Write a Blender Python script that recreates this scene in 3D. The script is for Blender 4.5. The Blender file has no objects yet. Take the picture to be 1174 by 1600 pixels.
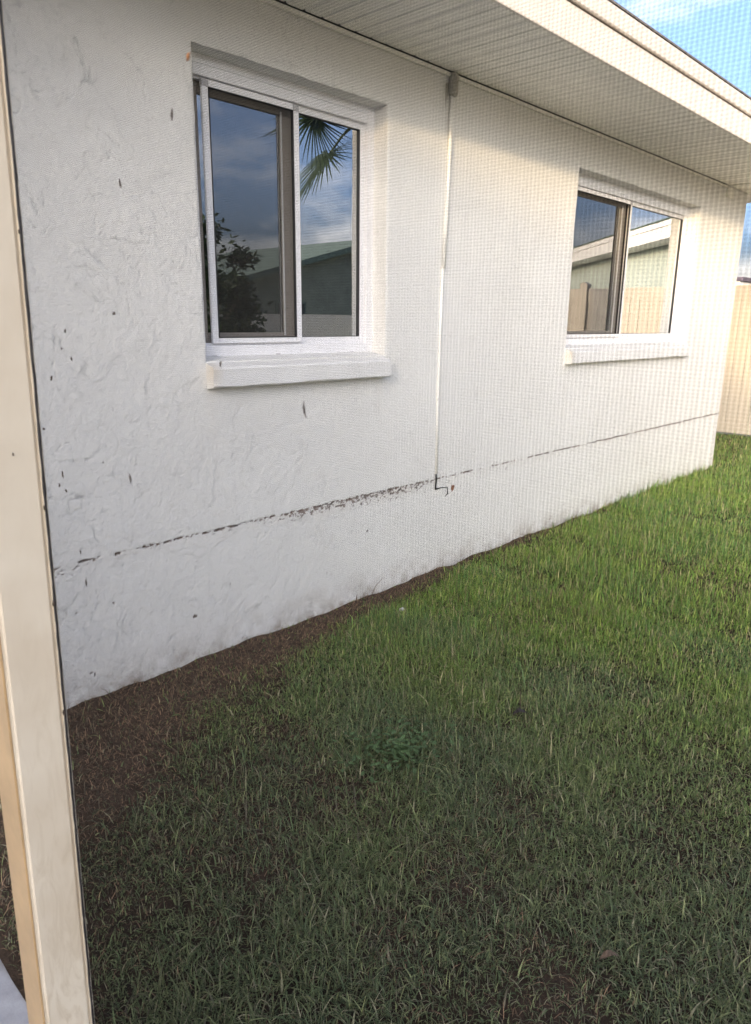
import bpy, bmesh, math, random
import numpy as np
from mathutils import Vector, Matrix, noise

random.seed(7)
rng = np.random.default_rng(11)
sc = bpy.context.scene
C = sc.collection

# ------------------------------------------------------------------ camera
R = ((0.6887157, -0.7249576, 0.0103537), (0.1788394, 0.1837033, 0.9665762), (0.7026288, 0.6638445, -0.2561703))
CAM = Vector((0.0, -2.619, 1.5))
cam_d = bpy.data.cameras.new('camera')
cam = bpy.data.objects.new('camera', cam_d)
C.objects.link(cam)
m = Matrix.Identity(4)
for i in range(3):
    m[i][0], m[i][1], m[i][2] = R[0][i], R[1][i], -R[2][i]
    m[i][3] = CAM[i]
cam.matrix_world = m
cam_d.sensor_fit = 'VERTICAL'
cam_d.sensor_height = 36.0
cam_d.lens = 36.0 * 1123.07 / 1600.0
cam_d.clip_start = 0.02
cam_d.clip_end = 2000
cam_d.dof.use_dof = True
cam_d.dof.focus_distance = 4.5
cam_d.dof.aperture_fstop = (cam_d.lens / 1000) / 0.0015      # entrance pupil about 1 mm: the near mesh goes a little soft
sc.camera = cam

# ------------------------------------------------------------------ sky, sun, exposure
SUN_TO = Vector((-1.0, -0.46, 0.19)).normalized()           # towards the low sun, behind and left of the camera
elev = math.asin(SUN_TO.z)
az = math.atan2(SUN_TO.x, SUN_TO.y)                         # clockwise from +Y
world = bpy.data.worlds.new('World')
sc.world = world
world.use_nodes = True
wn, wl = world.node_tree.nodes, world.node_tree.links
wn.clear()
sky = wn.new('ShaderNodeTexSky')
sky.sky_type = 'NISHITA'
sky.sun_disc = False
sky.sun_elevation = elev
sky.sun_rotation = az
sky.air_density = 0.5
sky.dust_density = 9.0        # humid, hazy summer air: bright towards the sun, deep blue away from it
sky.altitude = 0
sky.ozone_density = 2.6
tc = wn.new('ShaderNodeTexCoord')
mp = wn.new('ShaderNodeMapping')
mp.inputs['Scale'].default_value = (1.0, 1.0, 2.6)
mp.inputs['Location'].default_value = (0.35, 0.1, 0.0)
nz = wn.new('ShaderNodeTexNoise')
nz.inputs['Scale'].default_value = 2.3
nz.inputs['Detail'].default_value = 7
nz.inputs['Roughness'].default_value = 0.58
rp = wn.new('ShaderNodeMapRange')
rp.inputs['From Min'].default_value = 0.49
rp.inputs['From Max'].default_value = 0.70
rp.inputs['To Max'].default_value = 0.8
cl = wn.new('ShaderNodeMixRGB')
cl.inputs['Color2'].default_value = (2.2, 2.2, 2.25, 1)
bg = wn.new('ShaderNodeBackground')
bg.inputs['Strength'].default_value = 0.15
out = wn.new('ShaderNodeOutputWorld')
wl.new(tc.outputs['Generated'], mp.inputs['Vector'])
wl.new(mp.outputs['Vector'], nz.inputs['Vector'])
wl.new(nz.outputs['Fac'], rp.inputs['Value'])
wl.new(rp.outputs['Result'], cl.inputs['Fac'])
wl.new(sky.outputs['Color'], cl.inputs['Color1'])
wl.new(cl.outputs['Color'], bg.inputs['Color'])
wl.new(bg.outputs['Background'], out.inputs['Surface'])

sun_d = bpy.data.lights.new('sun', 'SUN')
sun_d.energy = 0.5                                       # last sun of the day, far dimmed by the haze
sun_d.angle = math.radians(2.0)
sun_d.color = (1.0, 0.76, 0.46)
sun = bpy.data.objects.new('sun', sun_d)
C.objects.link(sun)
sun.rotation_euler = SUN_TO.to_track_quat('Z', 'Y').to_euler()
sun.location = (0, 0, 10)

sc.view_settings.view_transform = 'Standard'
sc.view_settings.look = 'None'
sc.view_settings.exposure = 2.98
sc.view_settings.use_white_balance = True
sc.view_settings.white_balance_temperature = 7350
sc.view_settings.white_balance_tint = 10
sc.view_settings.gamma = 1.0
sc.render.engine = 'CYCLES'
sc.cycles.use_denoising = True
sc.cycles.max_bounces = 7
sc.cycles.diffuse_bounces = 4
sc.cycles.transparent_max_bounces = 16
sc.cycles.caustics_reflective = False
sc.cycles.caustics_refractive = False

# ------------------------------------------------------------------ helpers
def mat(name):
    M = bpy.data.materials.new(name)
    M.use_nodes = True
    n, l = M.node_tree.nodes, M.node_tree.links
    n.clear()
    o = n.new('ShaderNodeOutputMaterial')
    b = n.new('ShaderNodeBsdfPrincipled')
    l.new(b.outputs[0], o.inputs[0])
    return M, n, l, b

def nd(n, t, **kw):
    x = n.new(t)
    for k, v in kw.items():
        if k in x.inputs:
            x.inputs[k].default_value = v
        else:
            setattr(x, k, v)
    return x

def math_n(n, l, op, a, b=None, c=None, clamp=False):
    x = n.new('ShaderNodeMath')
    x.operation = op
    x.use_clamp = clamp
    for i, v in enumerate((a, b, c)):
        if v is None:
            continue
        if isinstance(v, (int, float)):
            x.inputs[i].default_value = v
        else:
            l.new(v, x.inputs[i])
    return x.outputs[0]

def simple(name, col, rough=0.5, var=0.12, scale=30.0, bump=0.0, bscale=200.0, metallic=0.0, spec=0.5):
    """painted / weathered surface: colour with soft mottling and fine relief"""
    M, n, l, b = mat(name)
    tc = nd(n, 'ShaderNodeTexCoord')
    a = nd(n, 'ShaderNodeTexNoise', Scale=scale, Detail=6.0, Roughness=0.62)
    l.new(tc.outputs['Object'], a.inputs['Vector'])
    r = nd(n, 'ShaderNodeMapRange')
    r.inputs['From Min'].default_value = 0.3
    r.inputs['From Max'].default_value = 0.7
    r.inputs['To Min'].default_value = 1 - var
    r.inputs['To Max'].default_value = 1 + var * 0.5
    l.new(a.outputs['Fac'], r.inputs['Value'])
    mx = nd(n, 'ShaderNodeMixRGB', blend_type='MULTIPLY')
    mx.inputs['Fac'].default_value = 1
    mx.inputs['Color1'].default_value = (*col, 1)
    l.new(r.outputs['Result'], mx.inputs['Color2'])
    l.new(mx.outputs[0], b.inputs['Base Color'])
    b.inputs['Roughness'].default_value = rough
    b.inputs['Metallic'].default_value = metallic
    b.inputs['Specular IOR Level'].default_value = spec
    if bump:
        c = nd(n, 'ShaderNodeTexNoise', Scale=bscale, Detail=4.0)
        l.new(tc.outputs['Object'], c.inputs['Vector'])
        bp = nd(n, 'ShaderNodeBump', Strength=1.0, Distance=bump)
        l.new(c.outputs['Fac'], bp.inputs['Height'])
        l.new(bp.outputs[0], b.inputs['Normal'])
    return M

def tag(o, label=None, cat=None, group=None, kind=None):
    if label: o['label'] = label
    if cat: o['category'] = cat
    if group: o['group'] = group
    if kind: o['kind'] = kind
    return o

def link(name, me, material, parent=None):
    o = bpy.data.objects.new(name, me)
    C.objects.link(o)
    if material and not me.materials:
        me.materials.append(material)
    if parent is not None:
        o.parent = parent
    return o

def empty(name, loc=(0, 0, 0)):
    o = bpy.data.objects.new(name, None)
    C.objects.link(o)
    o.location = loc
    o.empty_display_size = 0.1
    return o

def from_data(name, v, f):
    me = bpy.data.meshes.new(name)
    me.from_pydata(v, [], f)
    me.update()
    return me

class MB:
    def __init__(self):
        self.v, self.f = [], []
    def box(self, x0, x1, y0, y1, z0, z1):
        b = len(self.v)
        self.v += [(x0, y0, z0), (x1, y0, z0), (x1, y1, z0), (x0, y1, z0), (x0, y0, z1), (x1, y0, z1), (x1, y1, z1), (x0, y1, z1)]
        for q in ((0, 3, 2, 1), (4, 5, 6, 7), (0, 1, 5, 4), (1, 2, 6, 5), (2, 3, 7, 6), (3, 0, 4, 7)):
            self.f.append(tuple(b + i for i in q))
        return self
    def prism(self, prof, axis, a, b):
        """extrude a closed 2-D profile along an axis ('x' profile is (y,z), 'y' profile is (x,z), 'z' profile is (x,y))"""
        def P(p, t):
            return {'x': (t, p[0], p[1]), 'y': (p[0], t, p[1]), 'z': (p[0], p[1], t)}[axis]
        s = len(self.v); n = len(prof)
        self.v += [P(p, a) for p in prof] + [P(p, b) for p in prof]
        for i in range(n):
            j = (i + 1) % n
            self.f.append((s + i, s + j, s + n + j, s + n + i))
        self.f.append(tuple(s + i for i in range(n))[::-1])
        self.f.append(tuple(s + n + i for i in range(n)))
        return self
    def tube(self, pts, rad, seg=8, cap=True):
        pts = [Vector(p) for p in pts]
        if isinstance(rad, (int, float)):
            rad = [rad] * len(pts)
        s = len(self.v)
        up = Vector((0.13, 0.31, 0.94))
        for i, p in enumerate(pts):
            d = (pts[min(i + 1, len(pts) - 1)] - pts[max(i - 1, 0)]).normalized()
            a = d.cross(up)
            if a.length < 0.05: a = d.cross(Vector((1, 0, 0)))
            a.normalize(); b = d.cross(a)
            for k in range(seg):
                t = 2 * math.pi * k / seg
                self.v.append(tuple(p + (a * math.cos(t) + b * math.sin(t)) * rad[i]))
        for i in range(len(pts) - 1):
            for k in range(seg):
                k2 = (k + 1) % seg
                self.f.append((s + i * seg + k, s + i * seg + k2, s + (i + 1) * seg + k2, s + (i + 1) * seg + k))
        if cap:
            self.f.append(tuple(s + k for k in range(seg)))
            self.f.append(tuple(s + (len(pts) - 1) * seg + k for k in range(seg))[::-1])
        return self
    def build(self, name, material, parent=None, bevel=0.0, smooth=False, seg=2):
        me = from_data(name, self.v, self.f)
        bm = bmesh.new(); bm.from_mesh(me)
        bmesh.ops.recalc_face_normals(bm, faces=bm.faces)
        if bevel:
            es = [e for e in bm.edges if len(e.link_faces) == 2 and e.calc_face_angle(0) > 0.5]
            bmesh.ops.bevel(bm, geom=es, offset=bevel, segments=seg, affect='EDGES', clamp_overlap=True)
        bm.to_mesh(me); bm.free()
        if smooth:
            for p in me.polygons: p.use_smooth = True
        return link(name, me, material, parent)

def fbm(x, y, z=0.0, o=4):
    return noise.fractal(Vector((x, y, z)), 1.0, 2.0, o)

# ------------------------------------------------------------------ materials
def stucco():
    M, n, l, b = mat('white_stucco_paint')
    tc = nd(n, 'ShaderNodeTexCoord')
    at = nd(n, 'ShaderNodeAttribute'); at.attribute_name = 'Col'
    l.new(at.outputs['Color'], b.inputs['Base Color'])
    g = nd(n, 'ShaderNodeTexNoise', Scale=62.0, Detail=4.0, Roughness=0.72); l.new(tc.outputs['Object'], g.inputs['Vector'])
    b.inputs['Roughness'].default_value = 0.6
    b.inputs['Specular IOR Level'].default_value = 0.35
    bp = nd(n, 'ShaderNodeBump', Strength=1.0, Distance=0.0045); l.new(g.outputs['Fac'], bp.inputs['Height'])
    l.new(bp.outputs[0], b.inputs['Normal'])
    return M

def vnoise(x, y, s, seed, o=3, gain=.55):
    """vectorised value noise, about 0..1"""
    r = np.zeros(np.shape(x)); amp = 1.0; tot = 0
    for k in range(o):
        g = np.random.default_rng(seed + k).random((256, 256))
        u, w = x * s * 2 ** k + 31.7, y * s * 2 ** k + 57.3
        i, j = np.floor(u).astype(int), np.floor(w).astype(int); fu, fw = u - i, w - j
        fu, fw = fu * fu * (3 - 2 * fu), fw * fw * (3 - 2 * fw)
        i, j, i1, j1 = i % 256, j % 256, (i + 1) % 256, (j + 1) % 256
        r += amp * ((g[i, j] * (1 - fu) + g[i1, j] * fu) * (1 - fw) + (g[i, j1] * (1 - fu) + g[i1, j1] * fu) * fw)
        tot += amp; amp *= gain
    return r / tot

def sstep(a, b, x):
    t = np.clip((x - a) / (b - a), 0, 1)
    return t * t * (3 - 2 * t)

def stucco_field(x, z, joint=True):
    """relief (metres, + towards the yard) and colour of the hand-trowelled stucco"""
    wx = x + .10 * (vnoise(x, z, 4.5, 101, 4) - .5) + .05 * (vnoise(x, z, 17, 111, 3) - .5)
    wz = z + .16 * (vnoise(x, z, 4.5, 121, 4) - .5) + .05 * (vnoise(x, z, 17, 131, 3) - .5)
    h = .007 * (vnoise(x, z, 2.2, 141, 3) - .5) + .0030 * (vnoise(x, z * .7, 12, 151, 3, .6) - .5) + .0030 * (vnoise(x, z, 45, 161, 2) - .5)
    groove = np.zeros_like(h)
    for (sc_, lev, seed, wdt, amt, ms) in ((2.6, .50, 171, .0028, 1.0, 1.6), (4.6, .47, 181, .0048, .9, 2.3), (7.5, .52, 191, .0070, .8, 2.9), (12.0, .49, 197, .011, .7, 3.4)):
        nn = vnoise(wx, wz * .8, sc_, seed, 3)
        mk = sstep(.46, .56, vnoise(x, z, ms, seed + 3, 3) + .05 * np.clip(2.6 - x, -1, 1))
        ln_ = np.clip(1 - np.abs(nn - lev) / wdt, 0, 1)
        h += .0010 * mk * sstep(lev - .008, lev + .008, nn) * amt
        groove = np.maximum(groove, ln_ * mk * amt)
    h -= .0030 * groove
    m1 = vnoise(x, z, 1.3, 201, 5, .62)[..., None]
    col = np.array([.70, .69, .665]) * (1 - m1) + np.array([.80, .795, .775]) * m1
    col = col * (1 - (np.interp(x, [1.2, 3.0], [.36, .14]) * groove)[..., None])  # grooves darkened in the colour: crease shade as well as dirt, more at left
    if joint:
        zc = .597 + .016 * (vnoise(x, x * 0, 9, 211, 5, .75) - .5)
        xs_ = [.5, .95, 1.02, 1.08, 1.13, 1.2, 1.28, 1.5, 1.9, 2.2, 3.2, 3.3, 3.62, 3.68, 3.85, 3.9, 4.1, 4.2, 4.35, 8.1]
        on_ = [.6, .6, .15, .15, .7, .15, .8, .7, .75, .8, .7, .7, .6, .0, .0, .5, .5, .05, .7, .8]
        on = np.interp(x, xs_, on_)
        seg = (vnoise(x, x * 0 + 3.3, 22, 221, 3, .8) < .28 + .5 * on)
        wd_ = np.interp(x, [.8, 2, 3, 4.3, 8], [.0075, .0085, .0080, .0065, .0080]) * (.5 + 1.0 * vnoise(x, x * 0 + 9, 30, 231, 3))
        crack = np.clip(1.5 * (1 - np.abs(z - zc) / wd_), 0, 1) * seg
        dep = np.interp(x, [.8, 1.3, 1.6, 2.0, 2.4, 3.0, 3.3, 3.6, 4.2, 8.1], [.6, .35, .25, .5, 1.0, 1.0, .55, .25, .3, .5])
        band = np.where(z < zc, np.clip(1 - (zc - z) / (.035 + .045 * dep), 0, 1), 0) * dep
        fl_ = vnoise(x, z * 1.6, 62, 241, 3, .7)
        flake = np.clip((fl_ - (.80 - .40 * band)) * 14, 0, 1) * (band > .01)
        crack = crack * np.clip((fl_ - np.interp(x, [3.3, 4.5], [.42, .25])) * 12, 0, 1)
        hx = vnoise(x, z, 30, 251, 2)
        hole = ((hx > .925) & (z < .56)).astype(float) * .9
        dk = np.maximum(np.maximum(crack, flake * .85), hole)
        rb = vnoise(x, z, 25, 261, 2)[..., None]
        dcol = np.array([.030, .026, .023]) * (1 - rb) + np.array([.20, .13, .10]) * rb
        # soil splash at the foot
        spl = np.clip((.20 - z) / .18, 0, 1) ** 1.5 * np.clip(vnoise(x, z, 14, 271, 4, .7) * 2.2 - .75, 0, 1) * .85
        col = col * (1 - spl[..., None]) + np.array([.30, .25, .20]) * spl[..., None]
        damp = np.clip(band * 1.3, 0, 1) * (.25 + .75 * vnoise(x, z, 9, 281, 3)) * .30
        run = np.zeros_like(h)
        for xr in (1.745, 2.79, 4.73, 6.87, 3.29):
            run = np.maximum(run, np.clip(1 - np.abs(x - xr - .03 * (vnoise(x, z, 6, 291, 2) - .5)) / .035, 0, 1) * np.clip((1.24 - z) / .05, 0, 1) * np.clip((z - .75) / .4, 0, 1))
        damp = np.maximum(damp, run * .16 * vnoise(x * 3, z * .5, 20, 295, 2))
        col = col * (1 - damp[..., None]) + np.array([.42, .35, .28]) * damp[..., None]
        col = col * (1 - dk[..., None]) + dcol * dk[..., None]
        h -= .004 * dk
    return h, col

def glass(name, refl):
    M = bpy.data.materials.new(name); M.use_nodes = True
    n, l = M.node_tree.nodes, M.node_tree.links; n.clear()
    o = n.new('ShaderNodeOutputMaterial')
    tr = nd(n, 'ShaderNodeBsdfTransparent'); tr.inputs[0].default_value = (0.55, 0.60, 0.60, 1)
    gl = nd(n, 'ShaderNodeBsdfGlossy'); gl.inputs['Roughness'].default_value = 0.0; gl.inputs[0].default_value = (0.95, 0.97, 1.0, 1)
    lw = nd(n, 'ShaderNodeLayerWeight'); lw.inputs['Blend'].default_value = refl
    mr = nd(n, 'ShaderNodeMapRange'); l.new(lw.outputs['Fresnel'], mr.inputs['Value'])
    mr.inputs['To Min'].default_value = 0.45; mr.inputs['To Max'].default_value = 1.0
    tc = nd(n, 'ShaderNodeTexCoord')
    wv = nd(n, 'ShaderNodeTexNoise', Scale=2.2, Detail=1.0); l.new(tc.outputs['Object'], wv.inputs['Vector'])
    bp = nd(n, 'ShaderNodeBump', Strength=1.0, Distance=0.00012); l.new(wv.outputs['Fac'], bp.inputs['Height'])
    l.new(bp.outputs[0], gl.inputs['Normal'])
    mx = nd(n, 'ShaderNodeMixShader'); l.new(mr.outputs[0], mx.inputs[0]); l.new(tr.outputs[0], mx.inputs[1]); l.new(gl.outputs[0], mx.inputs[2])
    l.new(mx.outputs[0], o.inputs[0])
    return M

def mesh_sheet():
    """woven fly mesh seen from metres away: about half open, threads far below a pixel"""
    M = bpy.data.materials.new('window_fly_mesh'); M.use_nodes = True
    n, l = M.node_tree.nodes, M.node_tree.links; n.clear()
    o = n.new('ShaderNodeOutputMaterial')
    tr = nd(n, 'ShaderNodeBsdfTransparent')
    df = nd(n, 'ShaderNodeBsdfDiffuse'); df.inputs[0].default_value = (0.06, 0.058, 0.055, 1)
    mx = nd(n, 'ShaderNodeMixShader'); mx.inputs[0].default_value = 0.32
    l.new(tr.outputs[0], mx.inputs[1]); l.new(df.outputs[0], mx.inputs[2]); l.new(mx.outputs[0], o.inputs[0])
    return M

def blade_mat(name, transl=0.3, rough=0.5):
    M, n, l, b = mat(name)
    at = nd(n, 'ShaderNodeAttribute'); at.attribute_name = 'Col'
    l.new(at.outputs['Color'], b.inputs['Base Color'])
    b.inputs['Roughness'].default_value = rough
    b.inputs['Specular IOR Level'].default_value = 0.35
    tr = nd(n, 'ShaderNodeBsdfTranslucent'); l.new(at.outputs['Color'], tr.inputs[0])
    mx = nd(n, 'ShaderNodeMixShader'); mx.inputs[0].default_value = transl
    l.new(b.outputs[0], mx.inputs[1]); l.new(tr.outputs[0], mx.inputs[2])
    for x in n:
        if x.type == 'OUTPUT_MATERIAL': l.new(mx.outputs[0], x.inputs[0])
    return M

def soil():
    M, n, l, b = mat('lawn_soil')
    tc = nd(n, 'ShaderNodeTexCoord')
    a = nd(n, 'ShaderNodeTexNoise', Scale=22.0, Detail=8.0, Roughness=0.7); l.new(tc.outputs['Object'], a.inputs['Vector'])
    r = nd(n, 'ShaderNodeValToRGB'); l.new(a.outputs['Fac'], r.inputs[0])
    r.color_ramp.elements[0].position = 0.3; r.color_ramp.elements[0].color = (0.015, 0.011, 0.008, 1)
    r.color_ramp.elements[1].position = 0.72; r.color_ramp.elements[1].color = (0.058, 0.038, 0.026, 1)
    at = nd(n, 'ShaderNodeAttribute'); at.attribute_name = 'Bare'
    br = nd(n, 'ShaderNodeMixRGB'); l.new(at.outputs['Fac'], br.inputs['Fac']); l.new(r.outputs[0], br.inputs['Color1'])
    r2 = nd(n, 'ShaderNodeValToRGB'); l.new(a.outputs['Fac'], r2.inputs[0])
    r2.color_ramp.elements[0].position = 0.3; r2.color_ramp.elements[0].color = (0.040, 0.028, 0.020, 1)
    r2.color_ramp.elements[1].position = 0.72; r2.color_ramp.elements[1].color = (0.125, 0.086, 0.062, 1)
    l.new(r2.outputs[0], br.inputs['Color2'])
    l.new(br.outputs[0], b.inputs['Base Color']); b.inputs['Roughness'].default_value = 0.95; b.inputs['Specular IOR Level'].default_value = 0.1
    c = nd(n, 'ShaderNodeTexNoise', Scale=120.0, Detail=5.0); l.new(tc.outputs['Object'], c.inputs['Vector'])
    bp = nd(n, 'ShaderNodeBump', Strength=1.0, Distance=0.006); l.new(c.outputs['Fac'], bp.inputs['Height']); l.new(bp.outputs[0], b.inputs['Normal'])
    return M

STUCCO = stucco()
PLAIN = simple('white_plain_stucco', (0.76, 0.75, 0.73), 0.65, 0.08, 3, 0.002, 85)
SOIL = soil()
VINYL = simple('white_window_vinyl', (0.80, 0.80, 0.82), 0.35, 0.05, 18)
VINYL_GREY = simple('grey_corner_key', (0.42, 0.42, 0.43), 0.45, 0.1, 40)
SHADED_SASH = simple('mesh_shaded_sash', (0.36, 0.33, 0.30), 0.4, 0.1, 20)  # sash coloured dark to hold the shade behind the fly mesh
GASKET_SHADE = simple('black_gasket_and_gap_shade', (0.02, 0.02, 0.022), 0.6, 0.2, 40)  # black rubber, also used as painted shade in the soffit and fascia gaps
GLASS = glass('clear_pane', 0.55)
GLASS_IN = glass('inner_pane', 0.50)
FLYMESH = mesh_sheet()
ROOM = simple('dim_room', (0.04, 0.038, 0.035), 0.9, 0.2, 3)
SOFFIT = simple('soffit_vinyl', (0.86, 0.84, 0.785), 0.5, 0.08, 9, 0.0006, 90)
FASCIA = simple('fascia_paint', (0.66, 0.61, 0.56), 0.42, 0.07, 6, 0.0004, 70)
SHINGLE = simple('roof_shingle', (0.17, 0.16, 0.16), 0.9, 0.4, 30, 0.004, 120)
PIPE = simple('painted_conduit', (0.78, 0.77, 0.74), 0.45, 0.08, 30)
CABLE = simple('painted_cable', (0.60, 0.59, 0.57), 0.55, 0.1, 60)
BLACKCRACK = simple('black_wall_crack', (0.02, 0.018, 0.016), 0.6, 0.3, 80)
RUST = simple('rusty_stub', (0.26, 0.12, 0.07), 0.9, 0.5, 90, 0.002, 200)
GREYMETAL = simple('grey_conduit_fitting', (0.42, 0.40, 0.36), 0.5, 0.25, 60)
ALU = simple('cream_aluminium', (0.66, 0.585, 0.475), 0.36, 0.14, 14, 0.0003, 60)
def post_paint():
    M, n, l, b = mat('weathered_cream_paint')
    tc = nd(n, 'ShaderNodeTexCoord'); sx = nd(n, 'ShaderNodeSeparateXYZ'); l.new(tc.outputs['Object'], sx.inputs[0])
    mp_ = nd(n, 'ShaderNodeMapping'); mp_.inputs['Scale'].default_value = (60, 60, 14); l.new(tc.outputs['Object'], mp_.inputs['Vector'])
    a = nd(n, 'ShaderNodeTexNoise', Scale=1.0, Detail=5.0, Roughness=0.65, Distortion=1.2); l.new(mp_.outputs[0], a.inputs['Vector'])
    lo = nd(n, 'ShaderNodeMapRange'); l.new(sx.outputs['Z'], lo.inputs['Value'])
    lo.inputs['From Min'].default_value = 1.25; lo.inputs['From Max'].default_value = 0.6; lo.inputs['To Min'].default_value = 0.05; lo.inputs['To Max'].default_value = 0.6
    st = math_n(n, l, 'MULTIPLY', math_n(n, l, 'MULTIPLY', math_n(n, l, 'SUBTRACT', a.outputs['Fac'], 0.46), 5.0, clamp=True), lo.outputs[0])
    bl = nd(n, 'ShaderNodeTexNoise', Scale=9.0, Detail=3.0); l.new(tc.outputs['Object'], bl.inputs['Vector'])
    c1 = nd(n, 'ShaderNodeValToRGB'); l.new(bl.outputs['Fac'], c1.inputs[0])
    c1.color_ramp.elements[0].position = .35; c1.color_ramp.elements[0].color = (0.62, 0.54, 0.43, 1)
    c1.color_ramp.elements[1].position = .65; c1.color_ramp.elements[1].color = (0.69, 0.62, 0.51, 1)
    mx = nd(n, 'ShaderNodeMixRGB'); l.new(st, mx.inputs['Fac']); l.new(c1.outputs[0], mx.inputs['Color1']); mx.inputs['Color2'].default_value = (0.45, 0.36, 0.25, 1)
    l.new(mx.outputs[0], b.inputs['Base Color'])
    rr = nd(n, 'ShaderNodeMapRange'); l.new(a.outputs['Fac'], rr.inputs['Value']); rr.inputs['To Min'].default_value = .28; rr.inputs['To Max'].default_value = .6
    l.new(rr.outputs[0], b.inputs['Roughness'])
    return M
POSTPAINT = post_paint()
ALU_WARM_LIT = simple('tan_warm_lit_aluminium', (0.55, 0.38, 0.21), 0.45, 0.16, 20)  # tan partly from warm light on the inner side, put into the colour
SPLINE = simple('dark_spline', (0.035, 0.032, 0.034), 0.6, 0.4, 120, 0.001, 300)
THREAD = simple('fly_mesh_thread', (0.006, 0.006, 0.006), 0.9, 0.05, 20, spec=0.0)
DEBRIS = simple('dry_brown_debris', (0.055, 0.038, 0.028), 0.8, 0.5, 300)
FENCE = simple('almond_vinyl', (0.46, 0.405, 0.335), 0.42, 0.05, 5)
CONCRETE = simple('patio_concrete', (0.36, 0.355, 0.37), 0.85, 0.18, 25, 0.001, 180)
GRASS = blade_mat('grass_blades', 0.38)
THATCH = blade_mat('dry_thatch', 0.10, 0.8)

# ------------------------------------------------------------------ ground and slab
def bank(x):
    """how far the bare brown strip reaches out from the wall"""
    xs = [0.3, 0.61, 0.956, 1.443, 1.896, 2.333, 2.674, 3.58, 6.0, 8.5]
    ws = [1.05, 0.95, 0.73, 0.42, 0.30, 0.20, 0.16, 0.07, 0.02, 0.02]
    return np.interp(x, xs, ws)

def gz(x, y):
    h = 0.014 * fbm(x * 1.7, y * 1.7, 3.1, 3) + 0.006 * fbm(x * 9, y * 9, 1.0, 2)
    w = max(0.0, 1 + y / 0.12) if y < 0.055 else 0.0
    return h + 0.015 * w + 0.018 * w * fbm(x * 5.0, 4.4, 0.0, 3)

me = from_data('ground', [(-150, -150, -0.06), (150, -150, -0.06), (150, 150, -0.06), (-150, 150, -0.06)], [(0, 1, 2, 3)])
tag(link('ground', me, simple('pale_bounce_turf', (0.40, 0.36, 0.27), 0.95, 0.35, 1.5)), kind='structure')  # far ground made pale to bounce light up under the eave
xs = np.arange(0.40, 10.9, 0.045); ys = np.arange(-5.0, 0.06, 0.045)
v = [(x, y, gz(x, y)) for y in ys for x in xs]
nx = len(xs)
f = [(j * nx + i, j * nx + i + 1, (j + 1) * nx + i + 1, (j + 1) * nx + i) for j in range(len(ys) - 1) for i in range(nx - 1)]
me = from_data('lawn_ground', v, f)
for p in me.polygons: p.use_smooth = True
tag(link('lawn_ground', me, SOIL), kind='structure')
xs = np.arange(8.0, 10.86, 0.06); ys = np.arange(0.05, 5.2, 0.06); nx = len(xs)
v = [(x, y, gz(x, y) if y > .1 else gz(x, -.2)) for y in ys for x in xs]
v = [(a, b_, 0.014 * fbm(a * 1.7, b_ * 1.7, 3.1, 3) + 0.006 * fbm(a * 9, b_ * 9, 1.0, 2)) for a, b_, _ in v]
f = [(j * nx + i, j * nx + i + 1, (j + 1) * nx + i + 1, (j + 1) * nx + i) for j in range(len(ys) - 1) for i in range(nx - 1)]
me = from_data('lawn_ground', v, f)
tag(link('lawn_ground', me, SOIL), kind='structure')
slab = MB().box(-4.0, 0.417, -6.0, -0.01, -0.3, 0.0).build('patio_slab', CONCRETE, bevel=0.006)
tag(slab, kind='structure')

# ------------------------------------------------------------------ house
house = empty('house', (4.0, 0.0, 0.0))
tag(house, 'white stucco house with two sliding windows and a vinyl soffit above', 'house')
HP = Matrix.Translation((-4.0, 0, 0))
def hp(o, parent=None):
    """keep world coordinates while parented"""
    o.parent = parent if parent is not None else house
    o.matrix_parent_inverse = HP if (parent is None or parent is house) else Matrix.Identity(4)
    return o

WIN = [dict(x0=1.735, x1=2.833, xm=2.320, z0=1.33, z1=2.512), dict(x0=4.720, x1=6.912, xm=5.745, z0=1.33, z1=2.508)]
DEP = 0.095
def lines(a, b, step, keys):
    ks = sorted([a, b] + [k for k in keys if a < k < b]); o = []
    for p, q in zip(ks[:-1], ks[1:]):
        c = max(1, int(round((q - p) / step)))
        o += [p + (q - p) * i / c for i in range(c)]
    return o + [b]
wxk = [w[k] for w in WIN for k in ('x0', 'x1')]
gx = np.array(lines(-4.0, 0.6, 0.2, [])[:-1] + lines(0.6, 2.6, 0.0046, wxk)[:-1] + lines(2.6, 4.2, 0.0070, wxk)[:-1] + lines(4.2, 8.066, 0.0120, wxk))
gzs = np.array(lines(-0.12, .505, .0055, [])[:-1] + lines(.505, .63, .0030, [])[:-1] + lines(.63, 2.80, .0055, [1.33, 2.508, 2.512]))
GX, GZ = np.meshgrid(gx, gzs, indexing='ij')
hh, cc = stucco_field(GX, GZ)
PX, PZ = GX.copy(), GZ.copy()
e1, e2 = .006 * (vnoise(GX, GZ, 22, 301, 3) - .5), .008 * (vnoise(GX, GZ, 22, 311, 3) - .5)
for w in WIN:
    m_ = (np.minimum(abs(GX - w['x0']), abs(GX - w['x1'])) < 1e-4) & (GZ > w['z0'] - .01) & (GZ < w['z1'] + .01); PX[m_] += e1[m_]
    m_ = (np.minimum(abs(GZ - w['z0']), abs(GZ - w['z1'])) < 1e-4) & (GX > w['x0'] - .01) & (GX < w['x1'] + .01); PZ[m_] += e2[m_]
    # rounded arris: edge and its neighbour fall back a little
    de = np.maximum(np.maximum(w['x0'] - GX, GX - w['x1']), np.maximum(w['z0'] - GZ, GZ - w['z1']))
    hh -= .004 * np.clip(1 - np.abs(de) / .009, 0, 1)
m_ = abs(GX - 8.066) < 1e-4; PX[m_] += e1[m_]
co = np.stack([PX, -hh, PZ], -1).reshape(-1, 3)
ni, nk = GX.shape
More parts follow.
